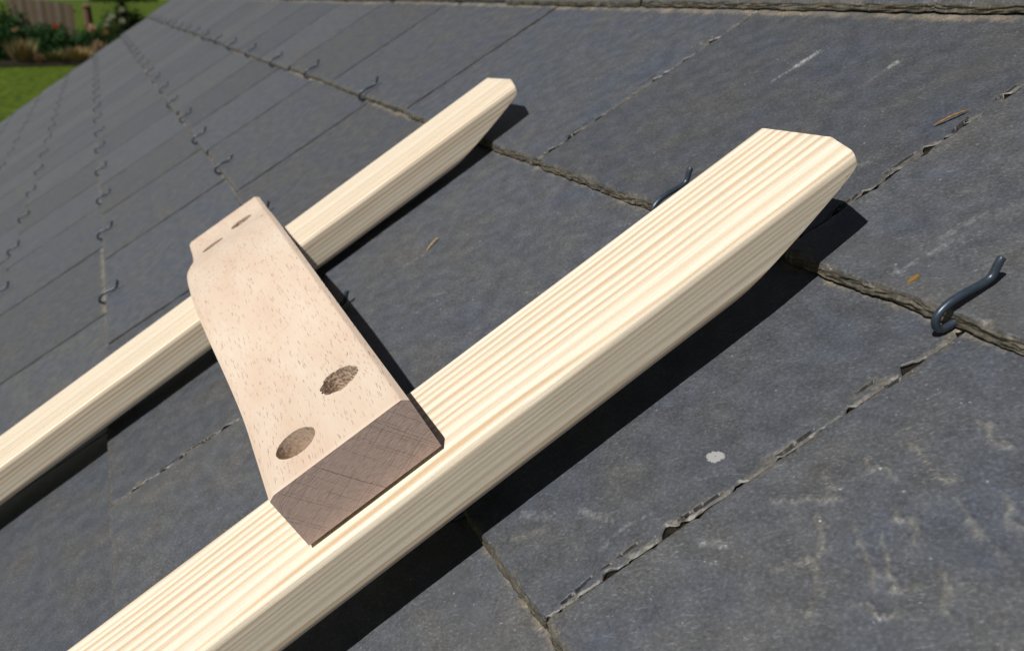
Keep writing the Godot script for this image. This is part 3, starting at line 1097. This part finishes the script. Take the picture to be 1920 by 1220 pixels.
	var joints := {
		4: [-0.42, -0.2, 0.02, 0.24, 0.46], 3: [-0.31, -0.09, 0.13, 0.34, 0.56], 2: [-0.30, -0.08, 0.155, 0.331, 0.57],
		1: [-0.36, -0.13, 0.0930, 0.2490, 0.4490, 0.6900, 0.9450, 1.1720], 0: [-0.27, -0.05, 0.1730, 0.3120, 0.5610, 0.7980, 1.0350, 1.2340, 1.4300],
		-1: [-0.30, -0.09, 0.130, 0.4085, 0.6450, 0.8870, 1.0950, 1.2820, 1.5080], -2: [-0.22, 0.03, 0.27, 0.51, 0.74, 0.9670, 1.1800, 1.3630],
		-3: [-0.30, -0.08, 0.15, 0.40, 0.64, 0.86, 1.08, 1.27], -4: [-0.2, 0.04, 0.28, 0.52, 0.75, 0.97, 1.18], -5: [-0.3, -0.07, 0.16, 0.4, 0.63, 0.86], -6: [-0.2, 0.03, 0.27, 0.5, 0.74]}
	var verge := 4.46
	var hook_fine := hook_mesh(true, 0.3)
	var hook_far := [hook_mesh(false, 0.7), hook_mesh(false, 1.3), hook_mesh(false, 2.2)]
	for k in range(-6, 5):
		var us: Array = joints[k].duplicate()
		rng.seed = 900 + k
		while us[us.size() - 1] < verge - 0.32:
			us.append(us[us.size() - 1] + rng.randf_range(0.205, 0.235))
		us.append(verge + rng.randf_range(-0.004, 0.004))
		for j in us.size() - 1:
			var uL: float = us[j]
			var uR: float = us[j + 1]
			var vb := k * COURSE + (0.004 if k == 2 else 0.0) + (rng.randf_range(-0.002, 0.003) if uL > 0.5 or uR < 0.0 else 0.0)
			var q := k * 7.31 + j * 3.77 + 50.0
			var fine := 0.0015
			var mid := 0.03
			if uR > 0.08 and uL < 0.56 and k >= -1 and k <= 1:
				fine = 0.0004
				mid = 0.0011
			elif uR > 0.2 and uL < 0.45 and k == 2:
				fine = 0.0009
				mid = 0.004
			elif uL < 1.5 and uR > 0.05:
				fine = 0.0018
				mid = 0.006
			var blue := 0.28 + 0.16 * sin(q * 2.1)
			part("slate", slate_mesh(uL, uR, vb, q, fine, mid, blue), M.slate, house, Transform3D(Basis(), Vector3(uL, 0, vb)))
			# hook at the middle of the slate's lower edge
			var uh := (uL + uR) / 2.0 + rng.randf_range(-0.006, 0.006)
			if k == 1 and j == 2: uh = 0.1765
			if k == 1 and j == 3: uh = 0.3240
			if k == 0 and j == 3: uh = 0.4400
			if uh > -0.1 and (k < 2 or uh > 0.9):
				part("slate_hook", hook_fine if uh < 0.6 else hook_far[(j + k + 20) % 3], M.wire, house, Transform3D(Basis(Vector3.UP, rng.randfn(0.0, 0.03)), Vector3(uh, 0, vb)))
	var deck_mesh := BoxMesh.new()
	deck_mesh.size = Vector3(verge + 0.40, 0.022, 2.1)
	part("boarding", deck_mesh, M.deck, house, Transform3D(Basis(), Vector3((verge - 0.42) / 2, -0.0335, 0.03)))
	var wall := MeshInstance3D.new()
	wall.name = "house_wall"
	var wm := BoxMesh.new()
	wm.size = Vector3(1.2, 1.55, 4.6)
	wall.mesh = wm
	wall.material_override = plain("render", Color(0.45, 0.42, 0.37), 0.9, 0.3)
	wall.position = Vector3(0.0, 0.775, -2.05)
	wall.set_meta("kind", "structure")
	add_child(wall)

	# the ladder
	var ladder := thing("roof_ladder", "short wooden ladder with pine rails and arched beech rung lying on slates", "ladder", at_roof(0, 0, 0))
	for k in 2:
		var yaw: float = [0.0751, 0.1005][k]
		var o: Vector3 = [Vector3(0.2152, 0.0350, 0.0), Vector3(0.4965, 0.02544, 0.0)][k]
		var zc := Vector3(yaw, -0.0227, 1.0).normalized()
		var xc := Vector3(1.0, -0.034, 0.0)
		xc = (xc - zc * xc.dot(zc)).normalized()
		var rail := part("rail", rail_mesh(-0.62, [0.1785, 0.1870][k], [0.066, 0.066][k], [0.3, 2.4][k]), M.pine, ladder, Transform3D(Basis(xc, zc.cross(xc), zc), o))
	rung_build(ladder)

	# bits lying on the slates
	var needle := thing("pine_needle", "curved orange dry needle lying on slate beside the rail tip", "needle", at_roof(0.2560, 0.0, 0.2340))
	needle_mesh(needle, [Vector3(0.0030, -0.0021, -0.0055), Vector3(0.0002, -0.0012, 0.0), Vector3(-0.0018, -0.0020, 0.0058)], 0.00040, Color(0.20, 0.125, 0.05), "needle")
	var needle2 := thing("pine_needle", "short bent straw coloured needle between the two rails", "needle", at_roof(0.4425, 0.0, 0.0735))
	needle_mesh(needle2, [Vector3(-0.0020, -0.0019, -0.0056), Vector3(0.0000, -0.0008, 0.0003), Vector3(0.0016, -0.0010, 0.0034), Vector3(0.0026, -0.0017, 0.0056)], 0.00036, Color(0.42, 0.30, 0.12), "needle")
	var scale := thing("bud_scale", "small oval ochre bud scale on slate near the large hook", "bud scale", at_roof(0.1975, 0.0, 0.1572))
	flake_mesh(scale, 0.00105, 0.0026, Color(0.16, 0.10, 0.03), 0.0003, 0.2, "scale")
	var lime := thing("bird_dropping", "dried white dropping on the slate below the rail", "dropping", at_roof(0.1878, -0.0024, 0.0722))
	flake_mesh(lime, 0.0034, 0.0026, Color(0.25, 0.26, 0.27), 0.0002, 1.0, "crust")
	garden()

func needle_mesh(t: Node3D, path: Array, rad: float, col: Color, called: String) -> void:
	var b := Buf.new()
	var pts := PackedVector3Array()
	var cols := PackedColorArray()
	var uvs := PackedVector2Array()
	var c := Curve3D.new()
	for k in path.size():
		var tan: Vector3 = (path[mini(k + 1, path.size() - 1)] - path[maxi(k - 1, 0)]) / 6.0
		c.add_point(path[k], -tan, tan)
	c.bake_interval = 0.0003
	var l := c.get_baked_length()
	for i in 17:
		var p := c.sample_baked(l * i / 16.0, true)
		var rr := rad * clampf(minf(i + 0.2, 16.2 - i) / 2.5, 0.1, 1.0)
		for j in 9:
			var f := TAU * j / 8.0
			pts.append(p + Vector3(cos(f) * 1.4, sin(f) * 0.7, 0) * rr)
			cols.append(col * (0.9 + 0.2 * sin(i * 2.0)))
			uvs.append(Vector2(f, i))
	grid(b, pts, cols, uvs, 17, 9, true, true)
	part(called, commit(b), M.plug, t)

func flake_mesh(t: Node3D, rx: float, rz: float, col: Color, high: float, ragged: float, called: String) -> void:
	var b := Buf.new()
	var pts := PackedVector3Array()
	var cols := PackedColorArray()
	var uvs := PackedVector2Array()
	for i in 8:
		for j in 41:
			var f := TAU * j / 40.0
			var r := i / 7.0 * (1.0 + ragged * (0.55 * n_fine.get_noise_2d(cos(f) * 1.5 + 20.0, sin(f) * 1.5) + 0.12 * n_fine.get_noise_2d(cos(f) * 9.0, sin(f) * 9.0)))
			var k := 1.0 + 0.12 * n_fine.get_noise_2d(i * 3.0, j * 2.0)
			pts.append(Vector3(cos(f) * rx * r, high * (1.0 - pow(i / 7.0, 3.0)) * k - (0.0008 if i == 7 else 0.0) + 0.0001, sin(f) * rz * r))
			cols.append(Color(col.r * k, col.g * k, col.b * k))
			uvs.append(Vector2(f, i))
	grid(b, pts, cols, uvs, 8, 41, true)
	part(called, commit(b), M.plug, t)
